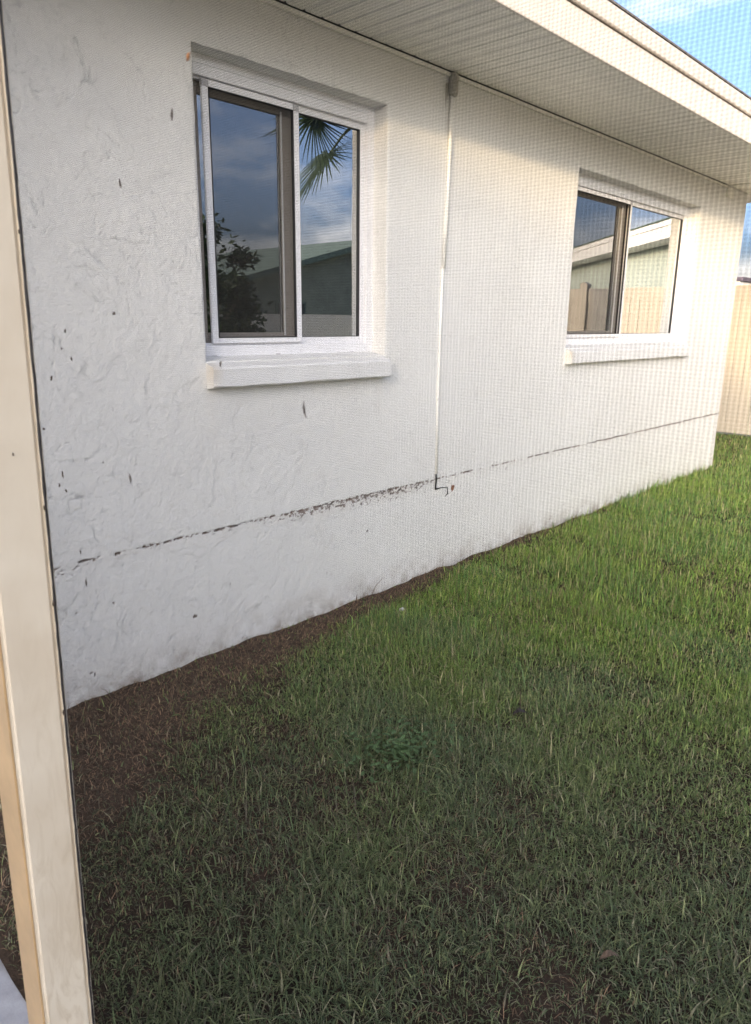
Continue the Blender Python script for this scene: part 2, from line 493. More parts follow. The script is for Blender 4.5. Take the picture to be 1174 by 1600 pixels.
I, K = np.meshgrid(np.arange(ni - 1), np.arange(nk - 1), indexing='ij')
mx_, mz_ = (GX[:-1, :-1] + GX[1:, 1:]) / 2, (GZ[:-1, :-1] + GZ[1:, 1:]) / 2
keep = np.ones_like(mx_, bool)
for w in WIN: keep &= ~((mx_ > w['x0']) & (mx_ < w['x1']) & (mz_ > w['z0']) & (mz_ < w['z1']))
q = np.stack([I * nk + K, (I + 1) * nk + K, (I + 1) * nk + K + 1, I * nk + K + 1], -1)[keep]
CO, QD, CL = [co], [q], [cc.reshape(-1, 3)]
base = len(co)
def strip(path, pushes):
    """extra surface hung on a border: path = list of grid (i,k); pushes = y depths"""
    global base
    p0 = np.array([co[i * nk + k] for i, k in path]); c0 = np.array([cc[i, k] for i, k in path]); n_ = len(path)
    rows = []
    for d in pushes:
        p = p0.copy(); p[:, 1] = np.where(d == 0, p0[:, 1], d)
        if d: p += rng.normal(0, .0006, p.shape) * (1, 0, 1)
        CO.append(p); CL.append(np.tile(np.array([.76, .75, .73]), (n_, 1)) if d else np.maximum(c0, .5)); rows.append(base + np.arange(n_)); base += n_
    for a, b_ in zip(rows[:-1], rows[1:]):
        QD.append(np.stack([a[:-1], a[1:], b_[1:], b_[:-1]], -1))
ix = lambda v_: int(np.argmin(abs(gx - v_))); kz = lambda v_: int(np.argmin(abs(gzs - v_)))
for w in WIN:
    i0, i1, k0, k1 = ix(w['x0']), ix(w['x1']), kz(w['z0']), kz(w['z1'])
    loop = [(i0, k) for k in range(k0, k1 + 1)]
    D_ = [0, .02, .045, .07, DEP + .03]
    strip([(i0, k) for k in range(k0, k1 + 1)], D_); strip([(i1, k) for k in range(k1, k0 - 1, -1)], D_)
    strip([(i, k1) for i in range(i0, i1 + 1)], D_); strip([(i, k0) for i in range(i1, i0 - 1, -1)], D_)
strip([(ni - 1, k) for k in range(nk)], [0, .05, 7.0])
co, q, cl_ = np.concatenate(CO), np.concatenate(QD), np.concatenate(CL)
me = bpy.data.meshes.new('wall')
me.vertices.add(len(co)); me.vertices.foreach_set('co', co.astype(np.float32).ravel())
me.loops.add(q.size); me.loops.foreach_set('vertex_index', q.astype(np.int32).ravel())
me.polygons.add(len(q)); me.polygons.foreach_set('loop_start', (np.arange(len(q)) * 4).astype(np.int32)); me.polygons.foreach_set('loop_total', np.full(len(q), 4, np.int32))
me.polygons.foreach_set('use_smooth', np.ones(len(q), bool))
me.update(calc_edges=True)
ca = me.color_attributes.new('Col', 'FLOAT_COLOR', 'POINT')
ca.data.foreach_set('color', np.concatenate([cl_, np.ones((len(cl_), 1))], 1).astype(np.float32).ravel())
me.materials.append(STUCCO)
wall = link('wall', me, None); hp(wall)
hp(MB().box(-4.0, 7.9, 6.9, 7.0, -0.1, 2.8).build('back_wall', PLAIN))

def frame_ring(mb, x0, x1, z0, z1, wl, wr, wb, wt, y0, y1):
    mb.box(x0, x0 + wl, y0, y1, z0, z1)
    mb.box(x1 - wr, x1, y0, y1, z0, z1)
    mb.box(x0 + wl, x1 - wr, y0 + .0005, y1, z0, z0 + wb)
    mb.box(x0 + wl, x1 - wr, y0 + .0005, y1, z1 - wt, z1)
    return mb

for wi, w in enumerate(WIN):
    x0, x1, xm, z0, z1 = w['x0'] - .004, w['x1'] + .004, w['xm'], w['z0'] - .002, w['z1'] + .004
    win = empty('window', ((x0 + x1) / 2, DEP, z0)); hp(win)
    tag(win, ['sliding window nearer the post, palm frond mirrored in its pane', 'wide sliding window by the far house corner, gable mirrored in it'][wi])
    T = Matrix.Translation((-(x0 + x1) / 2, -DEP, -z0))
    def wp(o):
        o.parent = win; o.matrix_parent_inverse = T; return o
    # outer frame with a stepped inner lip
    fr = MB(); frame_ring(fr, x0, x1, z0, z1, .068, .050, .062, .078, DEP, DEP + .052)
    wp(fr.build('frame', VINYL, bevel=.002))
    lip = MB(); frame_ring(lip, x0 + .068, x1 - .050, z0 + .062, z1 - .078, .010, .012, .012, .008, DEP + .022, DEP + .050)
    wp(lip.build('track', VINYL, bevel=.0015))
    ix0, ix1, iz0, iz1 = x0 + .078, x1 - .062, z0 + .074, z1 - .086
    hd = MB().prism([(DEP - .001, z1 - .038), (DEP - .004, z1 - .036), (DEP - .004, z1 - .002), (DEP + .002, z1 - .002)], 'x', x0 + .002, x1 - .002)
    wp(hd.build('head_flange', VINYL))
    for q_ in (.10, .42, .86):
        xw = x0 + (x1 - x0) * q_
        wp(MB().box(xw - .012, xw + .012, DEP - .0012, DEP + .002, z0 + .016, z0 + .021).build('weep_hole', GASKET_SHADE))
    # left: half screen in front, sliding sash behind
    sx0, sx1 = ix0 + (.032 if wi == 0 else .01), xm + .030
    fs = MB(); frame_ring(fs, sx0, sx1, iz0 - .002, iz1 + .002, .031, .034, .024, .026, DEP + .006, DEP + .020)
    wp(fs.build('screen_frame', VINYL, bevel=.0015))
    for cxx in (sx0, sx1 - .033):
        wp(MB().box(cxx, cxx + .033, DEP + .0045, DEP + .012, iz1 - .026, iz1 + .001).build('corner_key', VINYL_GREY, bevel=.001))
    me = from_data('fly_mesh', [(sx0 + .029, DEP + .013, iz0 + .02), (sx1 - .032, DEP + .013, iz0 + .02), (sx1 - .032, DEP + .013, iz1 - .02), (sx0 + .029, DEP + .013, iz1 - .02)], [(0, 1, 2, 3)])
    wp(link('fly_mesh', me, FLYMESH))
    sp = MB(); frame_ring(sp, sx0 + .0305, sx1 - .0335, iz0 + .0215, iz1 - .0235, .004, .004, .004, .004, DEP + .004, DEP + .016)
    wp(sp.build('screen_spline', GASKET_SHADE))
    ss = MB(); frame_ring(ss, ix0 - .004, xm + .025, iz0 - .002, iz1 + .004, .045, .062, .045, .045, DEP + .055, DEP + .08)
    wp(ss.build('sliding_sash', SHADED_SASH, bevel=.002))
    bead = MB().box(xm - .040, xm - .034, DEP + .050, DEP + .056, iz0 + .03, iz1 - .03)
    wp(bead.build('sash_bead', VINYL))
    wp(MB().box(ix0 + .039, xm - .035, DEP + .064, DEP + .068, iz0 + .041, iz1 - .039).build('pane', GLASS_IN))
    # right: fixed light
    fx0 = xm + .004
    fl = MB(); frame_ring(fl, fx0 + .0305, ix1 + .003, iz0 - .003, iz1 + .003, .006, .022, .026, .026, DEP + .024, DEP + .046)
    wp(fl.build('fixed_frame', VINYL, bevel=.0015))
    gk = MB(); frame_ring(gk, fx0 + .036, ix1 - .018, iz0 + .022, iz1 - .022, .002, .005, .002, .003, DEP + .0225, DEP + .04)
    wp(gk.build('gasket', GASKET_SHADE))
    wp(MB().box(fx0 + .037, ix1 - .0185, DEP + .032, DEP + .036, iz0 + .0225, iz1 - .0225).build('pane', GLASS))
    # dim room behind
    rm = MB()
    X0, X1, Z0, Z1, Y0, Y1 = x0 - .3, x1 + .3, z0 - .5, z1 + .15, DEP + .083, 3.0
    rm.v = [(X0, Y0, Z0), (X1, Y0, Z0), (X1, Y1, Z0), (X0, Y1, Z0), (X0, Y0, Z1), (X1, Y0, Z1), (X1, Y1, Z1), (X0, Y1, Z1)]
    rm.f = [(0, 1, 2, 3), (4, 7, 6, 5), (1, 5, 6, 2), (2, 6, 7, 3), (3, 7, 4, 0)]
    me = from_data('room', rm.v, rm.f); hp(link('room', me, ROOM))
    # projecting stucco sill with sloped top
    b = bmesh.new()
    n_ = int((w['x1'] - w['x0']) / .02) + 1
    prof = [(0.03, 1.215), (-.046, 1.222), (-.053, 1.228), (-.052, 1.300), (-.046, 1.309), (.03, 1.334), (DEP + .004, 1.348), (DEP + .01, 1.215)]
    sxa, sxb = w['x0'] - .004, w['x1'] - .012
    rows = []
    for i in range(n_ + 1):
        x = sxa + (sxb - sxa) * i / n_
        rows.append([b.verts.new((x, y + .003 * fbm(x * 9, y * 20, z * 9, 3), z + .004 * fbm(x * 7 + 3, y * 20, z * 20, 3))) for (y, z) in prof])
    for i in range(n_):
        for j in range(len(prof)):
            j2 = (j + 1) % len(prof)
            b.faces.new((rows[i][j], rows[i + 1][j], rows[i + 1][j2], rows[i][j2]))
    b.faces.new(rows[0]); b.faces.new(rows[-1][::-1])
    bmesh.ops.recalc_face_normals(b, faces=b.faces)
    me = bpy.data.meshes.new('window_sill'); b.to_mesh(me); b.free()
    ca = me.color_attributes.new('Col', 'FLOAT_COLOR', 'POINT')
    for q_, vv in zip(ca.data, me.vertices):
        end_tan = max(0.0, 1 - (vv.co.x - sxa) / .06) * (.5 + .5 * fbm(vv.co.z * 20, vv.co.y * 20, 1, 3)) * (vv.co.y < .02)  # patchy tan tone fading in from the left end
        k = .96 + .06 * fbm(vv.co.x * 6, vv.co.z * 6, 3, 3)
        q_.color = (.77 * k - .16 * end_tan, .765 * k - .27 * end_tan, .755 * k - .40 * end_tan, 1)
    hp(link('window_sill', me, STUCCO))

# soffit: planks across the overhang, trim strip on the wall, second run past the corner
EZ = 2.755
soffit = empty('soffit', (4.0, -0.34, EZ)); hp(soffit)
ST = Matrix.Translation((-4.0, .34, -EZ))
def sp_(o):
    o.parent = soffit; o.matrix_parent_inverse = ST; return o
prof = [(.003, 0.011), (.003, .006), (.010, 0.0), (.093, 0.0), (.0985, .005), (.0985, .011)]
pm = MB().prism(prof, 'y', -.672, -.020)
pme = None
i = 0
x = -3.0
while x < 7.38:
    if pme is None:
        o = pm.build('soffit_plank', SOFFIT); pme = o.data
    else:
        o = link('soffit_plank', pme, None)
    o.location = (x, 0, EZ + random.uniform(-.0006, .0006)); sp_(o)
    x += 0.1016
xe = x
cm = MB().prism(prof, 'x', 0.0, 1.35)   # planks of the end run lie along the wall
cme = None
for k in range(7):
    o = link('soffit_plank', cme, None) if cme else None
    if o is None:
        cm.v = [(a, b_, c_) for a, b_, c_ in cm.v]
        o = cm.build('soffit_plank', SOFFIT); cme = o.data
    o.location = (xe + .03, -.672 + k * .0935, EZ - .004); sp_(o)
sp_(MB().box(xe + .004, xe + .026, -.672, -.004, EZ - .010, EZ + .012).build('divider_channel', SOFFIT, bevel=.002))
sp_(MB().box(xe - .012, xe + .003, -.672, -.004, EZ + .006, EZ + .012).build('channel_gap', GASKET_SHADE))
tr = MB().prism([(-.004, EZ - .024), (-.016, EZ - .022), (-.016, EZ - .006), (-.004, EZ - .004)], 'x', -3.0, xe)
sp_(tr.build('wall_trim', SOFFIT))
sp_(MB().box(-3.0, xe, -.019, .002, EZ + .002, EZ + .010).build('gap_shade_strip', GASKET_SHADE))  # black strip painting the shade inside the open gap
sp_(MB().box(-3.0, 8.75, -.66, 1.0, EZ + .012, EZ + .02).build('soffit_backing', SOFFIT))

# fascia boards with butt joints, drip mould above, roof
fascia = empty('fascia', (4.0, -.68, EZ)); hp(fascia)
FT = Matrix.Translation((-4.0, .68, -EZ))
def fp_(o):
    o.parent = fascia; o.matrix_parent_inverse = FT; return o
seams = [-3.0, -.40, 3.255, 6.91, 8.76]
for a, b_ in zip(seams[:-1], seams[1:]):
    s = MB().prism([(-.674, EZ - .012), (-.688, EZ - .012), (-.690, EZ - .008), (-.690, 2.893), (-.674, 2.893)], 'x', a + .0012, b_ - .0012)
    fp_(s.build('fascia_board', FASCIA))
seams2 = [-3.0, 2.1, 5.1, 8.78]
for a, b_ in zip(seams2[:-1], seams2[1:]):
    s = MB().prism([(-.676, 2.900), (-.700, 2.900), (-.706, 2.906), (-.710, 2.982), (-.676, 2.986)], 'x', a + .001, b_ - .001)
    fp_(s.build('drip_mould', FASCIA))
fp_(MB().box(-3.0, 8.74, -.685, -.65, 2.80, 2.98).build('fascia_gap_shade', GASKET_SHADE))  # black filler painting the shadow line between boards and mould
rf = MB()
rf.prism([(-.711, 2.989), (3.5, 4.75), (3.5, 4.772), (-.712, 2.998)], 'x', -4.2, 8.79)
rf.prism([(3.5, 4.75), (7.8, 2.99), (7.8, 3.01), (3.5, 4.775)], 'x', -4.2, 8.79)
hp(rf.build('roof', SHINGLE))
hp(MB().prism([(0.0, 2.8), (7.0, 2.8), (3.5, 4.7)], 'x', 8.0, 8.06).build('gable_wall', PLAIN))
# unseen wing added behind the camera, shaped to block the low sun
wg = MB().box(-9.0, -5.2, -6.9, 7.0, -.1, 2.9)
hp(wg.build('blocker_wing_wall', PLAIN))
wr = MB().prism([(-9.6, 2.95), (-4.6, 2.95), (-7.0, 4.32)], 'y', -7.4, 7.5)
hp(wr.build('blocker_wing_roof', SHINGLE))

# conduit and cable running down the wall
con = MB().tube([(3.308, -.014, 2.70), (3.296, -.014, 2.2), (3.284, -.013, 1.79)], .0115, 12).build('conduit', PIPE, smooth=True); hp(con)
hp(MB().tube([(3.284, -.0065, 1.80), (3.281, -.0055, 1.4), (3.279, -.0055, 1.08), (3.286, -.006, .63)], .0090, 8).build('cable', PIPE, smooth=True))
hp(MB().box(3.287, 3.331, -.042, .002, 2.640, EZ - .002).build('conduit_fitting', GREYMETAL, bevel=.009, seg=3))
hp(MB().tube([(3.309, -.043, 2.72), (3.309, -.047, 2.72)], .013, 12).build('fitting_screw_cap', GREYMETAL))
for z, x in ((1.787, 3.284), (1.076, 3.279)):
    c = MB().box(x - .013, x + .013, -.016, .001, z - .007, z + .007)
    hp(c.build('cable_clip', PIPE, bevel=.003))
hp(MB().tube([(3.285, -.006, .632), (3.283, -.012, .60), (3.277, -.012, .552), (3.284, -.008, .538), (3.34, -.004, .536), (3.40, -.004, .532), (3.405, -.006, .49), (3.385, -.003, .474)], [.0045, .0055, .004, .006, .0026, .0030, .0032, .0014], 7).build('crack_tube', BLACKCRACK, smooth=True))  # black tube standing in for dark cracks in the stucco
b = bmesh.new()
bmesh.ops.create_icosphere(b, subdivisions=2, radius=1.0)
for vv in b.verts:
    k = 1 + .8 * fbm(vv.co.x * 2, vv.co.y * 2, vv.co.z * 2, 3)
    vv.co = Vector((3.458 + vv.co.x * .024 * k, .001 + vv.co.y * .005, .521 + vv.co.z * .022 * k * k))
me = bpy.data.meshes.new('rust_stub'); b.to_mesh(me); b.free(); hp(link('rust_stub', me, RUST))
for k, (sx_, sz, ln) in enumerate(((3.262, 2.700, .13), (3.276, 2.705, .085))):    # dark drips beside the fitting
    me = from_data('mildew_streak', [(sx_, -.004, sz), (sx_ + .012, -.004, sz), (sx_ + .009, -.004, sz - ln * .6), (sx_ + .004, -.004, sz - ln), (sx_ + .001, -.004, sz - ln * .5)], [(0, 4, 3, 2, 1)])
    hp(link('mildew_streak', me, GREYMETAL))
# small blocking plate where the two soffit runs meet
hp(MB().box(7.47, 7.64, -.018, .003, 2.655, EZ - .012).build('corner_block', SOFFIT, bevel=.004))

# ------------------------------------------------------------------ screened porch: post, rails, screen
XS = 0.28
PY = -1.900
post = empty('porch_post', (.255, PY + .03, 0.0))
tag(post, 'cream aluminium porch post at the left edge, dark screen spline along it', 'post')
def ch(o, root):
    o.parent = root; o.matrix_parent_inverse = Matrix.Translation(-root.location); return o
ch(MB().box(XS - .0535, XS - .001, PY, PY + .058, 0.0, 2.60).build('post_body', POSTPAINT, bevel=.0035, seg=3), post)
ch(MB().box(XS - .0560, XS - .0537, PY + .004, PY + .060, 0.0, 2.60).build('tan_side_face', ALU_WARM_LIT, bevel=.0008), post)
sl = MB().box(XS - .0010, XS + .0030, PY - .0012, PY + .004, 0.05, 2.58)
ch(sl.build('spline_groove', ALU), post)
pts, rd = [], []
z = 0.06
while z < 2.58:
    pts.append((XS + .0005 + .0006 * fbm(z * 31, 1, 1, 2), PY - .0018 + .0007 * fbm(z * 23, 4, 1, 2), z)); rd.append(.0012 * (1 + .45 * max(-.5, fbm(z * 40, 7, 2, 3)))); z += .008
ch(MB().tube(pts, rd, 6).build('spline', SPLINE), post)
for o_ in post.children:
    for vv in o_.data.vertices: vv.co.y += .045 * (1.4 - vv.co.z)
# cover: base shoe
ch(MB().box(XS - .075, XS + .02, PY + .05, PY + .15, 0.0, .05).build('base_shoe', ALU, bevel=.003), post)

porch = empty('porch_cage', (XS - .025, -3.4, 2.6))
tag(porch, 'cream aluminium beams of the screen porch over the camera, out of view above', 'porch frame')
ch(MB().box(XS - .05, XS, -6.0, -.72, 2.60, 2.66).build('beam', ALU, bevel=.003), porch)
for yb in (-.80, -2.4, -4.0, -5.6):
    ch(MB().box(-4.0, XS - .052, yb - .025, yb + .025, 2.60, 2.70).build('rafter', ALU, bevel=.003), porch)

screen = empty('insect_screen', (XS, -2.7, 1.3))
tag(screen, 'dark woven insect screen across the whole view, held by the porch post', 'screen', )
def threads(name, pos, along, vertical, rad):
    V, F = [], []
    for i, t in enumerate(pos):
        s = len(V)
        a, b_ = along
        off = rad * (1 if vertical else -1) * 0.6
        for e in (a, b_):
            for k in range(4):
                c, s_ = math.cos(k * math.pi / 2 + .78), math.sin(k * math.pi / 2 + .78)
                if vertical: V.append((XS + off + c * rad, t + s_ * rad, e))
                else: V.append((XS + off + c * rad, e, t + s_ * rad))
        for k in range(4):
            k2 = (k + 1) % 4
            F.append((s + k, s + k2, s + 4 + k2, s + 4 + k))
    me = from_data(name, V, F)
    o = ch(link(name, me, THREAD), screen)
    o['kind'] = 'stuff'
    return o
TH = 0.00010
threads('vertical_thread', np.arange(-1.80, -3.42, -.00186) + rng.normal(0, .00004, len(np.arange(-1.80, -3.42, -.00186))), (.05, 2.60), True, TH)
threads('horizontal_thread', np.arange(.05, 2.60, .00146) + rng.normal(0, .00003, len(np.arange(.05, 2.60, .00146))), (-3.42, -1.80), False, TH)
post2 = empty('porch_post', (.255, -3.45, 0.0))
tag(post2, 'cream aluminium porch post holding the far side of the screen, right of view', 'post')
ch(MB().box(XS - .0535, XS - .001, -3.48, -3.42, 0.0, 2.60).build('post_body', ALU, bevel=.0035), post2)
ch(MB().tube([(XS + .0005, -3.4185, .06), (XS + .0005, -3.4185, 2.58)], .002, 6).build('spline', SPLINE), post2)

# bits caught in the screen: (y, z, length mm, tilt, thick mm, label)
BITS = [(-2.172, 1.6265, 7.0, 8, 1.1, 'upright dark seed husk on the screen, left of the nearer window head'),
        (-2.099, 1.594, 6.0, -14, 1.0, 'curved brown husk on the screen in the upper left'),
        (-2.194, 1.655, 4.5, 25, 1.6, 'rust brown bug on the screen at the nearer window top corner'),
        (-2.074, 1.504, 3.2, 40, 1.6, 'dark knotted speck with a thread, left of the nearer window'),
        (-2.214, 1.472, 4.0, 10, 1.0, 'small brown husk on the screen over the nearer sill end'),
        (-2.2975, 1.4495, 9.0, -12, 1.0, 'longest dark husk on the screen, below the nearer sill'),
        (-1.946, 1.447, 5.2, 25, 1.2, 'slanted dark husk close to the post, mid height'),
        (-1.917, 1.397, 3.2, 55, 1.6, 'stubby dark speck touching the post spline, mid height'),
        (-1.985, 1.4895, 3.4, 15, 1.0, 'tiny brown speck above the slanted husk near the post'),
        (-1.974, 1.474, 2.6, -35, 1.0, 'upper one of two linked specks near the post'),
        (-1.992, 1.466, 4.0, -30, 0.8, 'lower, paler one of two linked specks near the post'),
        (-2.079, 1.374, 8.0, -14, 1.0, 'long dark sliver on the screen, above the wall crack at left'),
        (-2.034, 1.3807, 2.8, 80, .7, 'short level speck on the screen beside the long sliver'),
        (-1.9495, 1.3575, 6.5, -8, 1.0, 'upright husk near the post, above a pair of specks'),
        (-1.939, 1.3455, 4.0, 4, .9, 'left one of the pair of specks near the post'),
        (-1.9535, 1.3425, 3.4, -35, 1.2, 'right one of the pair of specks near the post'),
        (-1.978, 1.257, 7.6, 4, 1.1, 'upright dark husk below the wall crack near the post'),
        (-1.9715, 1.286, 4.6, -10, .8, 'thin curled speck on the wall crack line near the post'),
        (-1.987, 1.282, 3.6, 48, .8, 'slanted speck on the wall crack line near the post')]
BUG = simple('rust_brown_bug', (0.30, 0.13, 0.05), 0.6, 0.4, 300)
for (y, z, ln, tilt, th, lab) in BITS:
    a = math.radians(tilt); L = ln / 900; th *= 1.7; pts, rd = [], []
    cv = random.uniform(-.12, .12) * L
    for i in range(7):
        t = i / 6 - .5
        u = cv * (1 - 4 * t * t)
        yy = t * L * -math.sin(a) + u * math.cos(a); zz = t * L * math.cos(a) + u * math.sin(a)
        pts.append((XS - .0008, y + yy, z + zz))
        rd.append(max(.00012, th / 2000 * (1 - abs(2 * t) ** 2.2) * random.uniform(.75, 1.1)))
    bug = 'bug' in lab
    root = MB().tube(pts, rd, 6)
    if bug:
        for s in (-1, 1):
            for q in (-.3, .05, .35):
                c = Vector((XS - .001, y - q * L * math.sin(a), z + q * L * math.cos(a)))
                root.tube([c, c + Vector((-.0004, s * .0011, .0004)), c + Vector((.0004, s * .0019, -.0007))], .00013, 4)
    o = root.build('dead_bug' if bug else 'plant_husk', BUG if bug else DEBRIS, smooth=True)
    tag(o, lab, 'bug' if bug else 'debris', 'bits caught in the insect screen')
for (x, y, z, r_, lab) in ((.2546, PY + .0003, 1.3734, .0016, 'tiny dark speck on the cream post face'), (XS - .002, PY - .001, 1.316, .0028, 'brown clot on the post spline above the wall crack'), (XS - .001, PY + .006, 1.211, .0034, 'dark clot on the post spline below the wall crack'), (XS - .001, PY + .011, 1.082, .0040, 'dark bug clinging to the spline where the wall meets the soil'), (XS - .001, PY - .010, 1.575, .0022, 'dark clot on the post spline in the upper left')):
    b = bmesh.new(); bmesh.ops.create_icosphere(b, subdivisions=2, radius=1.0)
    for vv in b.verts:
        k = 1 + .5 * fbm(vv.co.x * 2 + z * 9, vv.co.y * 2, vv.co.z * 2, 3)
        vv.co = Vector((x + vv.co.x * r_ * .4 * k, y + vv.co.y * r_ * .5 * k, z + vv.co.z * r_ * k))
    me = bpy.data.meshes.new('dirt_clot'); b.to_mesh(me); b.free()
    tag(link('dirt_clot', me, DEBRIS), lab, 'debris')

# ------------------------------------------------------------------ lawn
def inside_view(x, y):
    return y > -3.05 + 0.27 * x
def blades(name, x, y, ln, wd, az_, lean, col, mat_, z0=None, segs=3, curl=0.9):
    n = len(x)
    z0 = np.array([gz(a, b_) for a, b_ in zip(x, y)]) if z0 is None else z0
    dx, dy = np.cos(az_), np.sin(az_)
    px_, py_ = -dy, dx
    P = []
    for s in range(segs + 1):
        t = s / segs
        bend = lean * (0.55 + curl * t)
        bend = np.minimum(bend, 1.65)
        hx = ln * t * np.sin(bend); hz = ln * t * np.cos(bend)
        w = wd * (1 - t ** 1.8) * 0.5 * (0.75 + 0.25 * min(1, 3 * t))
        if s < segs:
            for q in (-1, 1):
                P.append(np.stack([x + dx * hx + q * px_ * w, y + dy * hx + q * py_ * w, z0 + np.maximum(hz, .001 + .0 * hz) - .004 * (t == 0)], 1))
        else:
            P.append(np.stack([x + dx * hx, y + dy * hx, z0 + np.maximum(hz, .001)], 1))
    k = len(P)
    co = np.stack(P, 1).reshape(-1, 3)
    tri = []
    for s in range(segs - 1):
        a = 2 * s
        tri += [(a, a + 1, a + 3), (a, a + 3, a + 2)]
    a = 2 * (segs - 1)
    tri.append((a, a + 1, a + 2))
    tri = np.array(tri)
    idx = (np.arange(n)[:, None, None] * k + tri[None]).reshape(-1)
    me = bpy.data.meshes.new(name)
    me.vertices.add(len(co)); me.vertices.foreach_set('co', co.astype(np.float32).ravel())
    nt = len(idx) // 3
    me.loops.add(len(idx)); me.loops.foreach_set('vertex_index', idx.astype(np.int32))
    me.polygons.add(nt); me.polygons.foreach_set('loop_start', (np.arange(nt) * 3).astype(np.int32)); me.polygons.foreach_set('loop_total', np.full(nt, 3, np.int32))
    me.polygons.foreach_set('use_smooth', np.ones(nt, bool))
    me.update(calc_edges=True)
    ca = me.color_attributes.new('Col', 'FLOAT_COLOR', 'POINT')
    tt = np.concatenate([[s / segs] * (2 if s < segs else 1) for s in range(segs + 1)])
    cc = np.repeat(col[:, None, :], k, 1)
    cc = np.concatenate([cc, np.ones((n, k, 1))], 2)
    ca.data.foreach_set('color', cc.astype(np.float32).ravel())
    return link(name, me, mat_)

def scatter(n, x0, x1, y0, y1):
    return rng.uniform(x0, x1, n), rng.uniform(y0, y1, n)

def brown_mask(x, y):
    e = bank(x) * (0.65 + 0.8 * vnoise(x, y, 2.5, 5)) + y          # >0 inside the strip along the wall
    bk_ = bank(x)
    a = np.clip(e / (.07 + .60 * bk_) + .45, 0, 1) * np.clip(bk_ / .06, 0, 1)
    for (cx, cy, r_) in ((1.07, -1.13, .20), (1.42, -1.62, .16), (.62, -1.0, .25), (1.75, -1.62, .13), (1.25, -2.0, .15), (2.21, -1.32, .06)):
        d = np.hypot(x - cx, y - cy) / r_ + .9 * (vnoise(x, y, 7, 9) - .5)
        a = np.maximum(a, .36 * np.clip(1.4 - d, 0, 1))
    p = vnoise(x, y, 1.6, 21)
    return np.maximum(a, np.interp(x, [1.5, 4], [.30, .10]) * np.clip((p - .60) / .08, 0, 1))

lg = bpy.data.objects['lawn_ground'].data
gc = np.empty(len(lg.vertices) * 3, np.float32); lg.vertices.foreach_get('co', gc); gc = gc.reshape(-1, 3)
ba = lg.attributes.new('Bare', 'FLOAT', 'POINT'); ba.data.foreach_set('value', brown_mask(gc[:, 0], gc[:, 1]).astype(np.float32))
zones = [(0.42, 3.6, -3.0, -.004, 27000), (3.6, 7.2, -2.4, -.004, 13000), (7.2, 10.75, -2.2, 2.0, 7500)]
X, Y = [], []
for (a, b_, c, d, den) in zones:
    n = int((b_ - a) * (d - c) * den)
    x, y = scatter(n, a, b_, c, d)
    keep = inside_view(x, y) | (rng.random(n) < .15)
    keep &= ~((y > -.004) & (x < 8.08))
    X.append(x[keep]); Y.append(y[keep])
X, Y = np.concatenate(X), np.concatenate(Y)
bm_ = brown_mask(X, Y)
clump = vnoise(X, Y, 9, 33)
keep = rng.random(len(X)) > np.clip(bm_ * .96 + .30 * (clump < .40), 0, .90)
X, Y, bm_, clump = X[keep], Y[keep], bm_[keep], clump[keep]
n = len(X)
tall = vnoise(X, Y, 2.1, 44)
dist = np.hypot(X, Y + 2.6)
ln = rng.gamma(6, 1 / 6, n) * (0.032 + 0.034 * np.clip((tall - .3) / .4, 0, 1)) * (1 - .40 * bm_) * np.interp(dist, [1.8, 3.2, 4.5], [.70, .80, 1.0])
wd = np.where(rng.random(n) < .06, rng.uniform(.0045, .0065, n), rng.lognormal(-6.05, .32, n)) * np.interp(dist, [2, 5, 10], [1, 1.25, 1.7])
wind = vnoise(X, Y, 1.1, 55)
azb = rng.uniform(0, 2 * np.pi, n)
lean = np.abs(rng.normal(0, 1, n) * .34 + np.interp(dist, [2, 4.5], [.72, .40]))
flat = rng.random(n) < .16
lean[flat] = rng.uniform(.9, 1.4, flat.sum())
hue = vnoise(X, Y, 2.4, 66)
g1, g2, g3 = np.array([.155, .265, .055]), np.array([.275, .345, .085]), np.array([.120, .235, .070])
t = np.clip((hue - .35) / .3, 0, 1)[:, None]
col = g3 * (1 - t) + g1 * t
y_ = rng.random(n)[:, None]
col = np.where(y_ < .30, g2 * (.8 + .5 * rng.random((n, 1))), col)
col = np.where(y_ > .84, np.array([.40, .34, .19]) * (.6 + .7 * rng.random((n, 1))), col)
dryp = (rng.random(n) < bm_ * .6)[:, None]
col = np.where(dryp, np.array([.17, .12, .075]) * (.6 + .8 * rng.random((n, 1))), col)
lum = col.mean(1, keepdims=True)
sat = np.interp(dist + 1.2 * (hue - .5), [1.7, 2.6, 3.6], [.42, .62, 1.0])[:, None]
near_grey = lum * np.array([1.10, 1.12, .80])
col = (near_grey * (1 - sat) + col * sat) * np.interp(dist, [2.0, 3.5, 6.0], [.95, 1.15, 1.28])[:, None]  # near blades greyer and darker, far ones brighter: light falloff put into colour
col = col * rng.uniform(.5, 1.45, (n, 1))
lawn = blades('lawn_grass', X, Y, ln, wd, azb, lean, col, GRASS)
tag(lawn, 'green lawn grass with thin patches between the house and the fence', 'grass', kind='stuff')

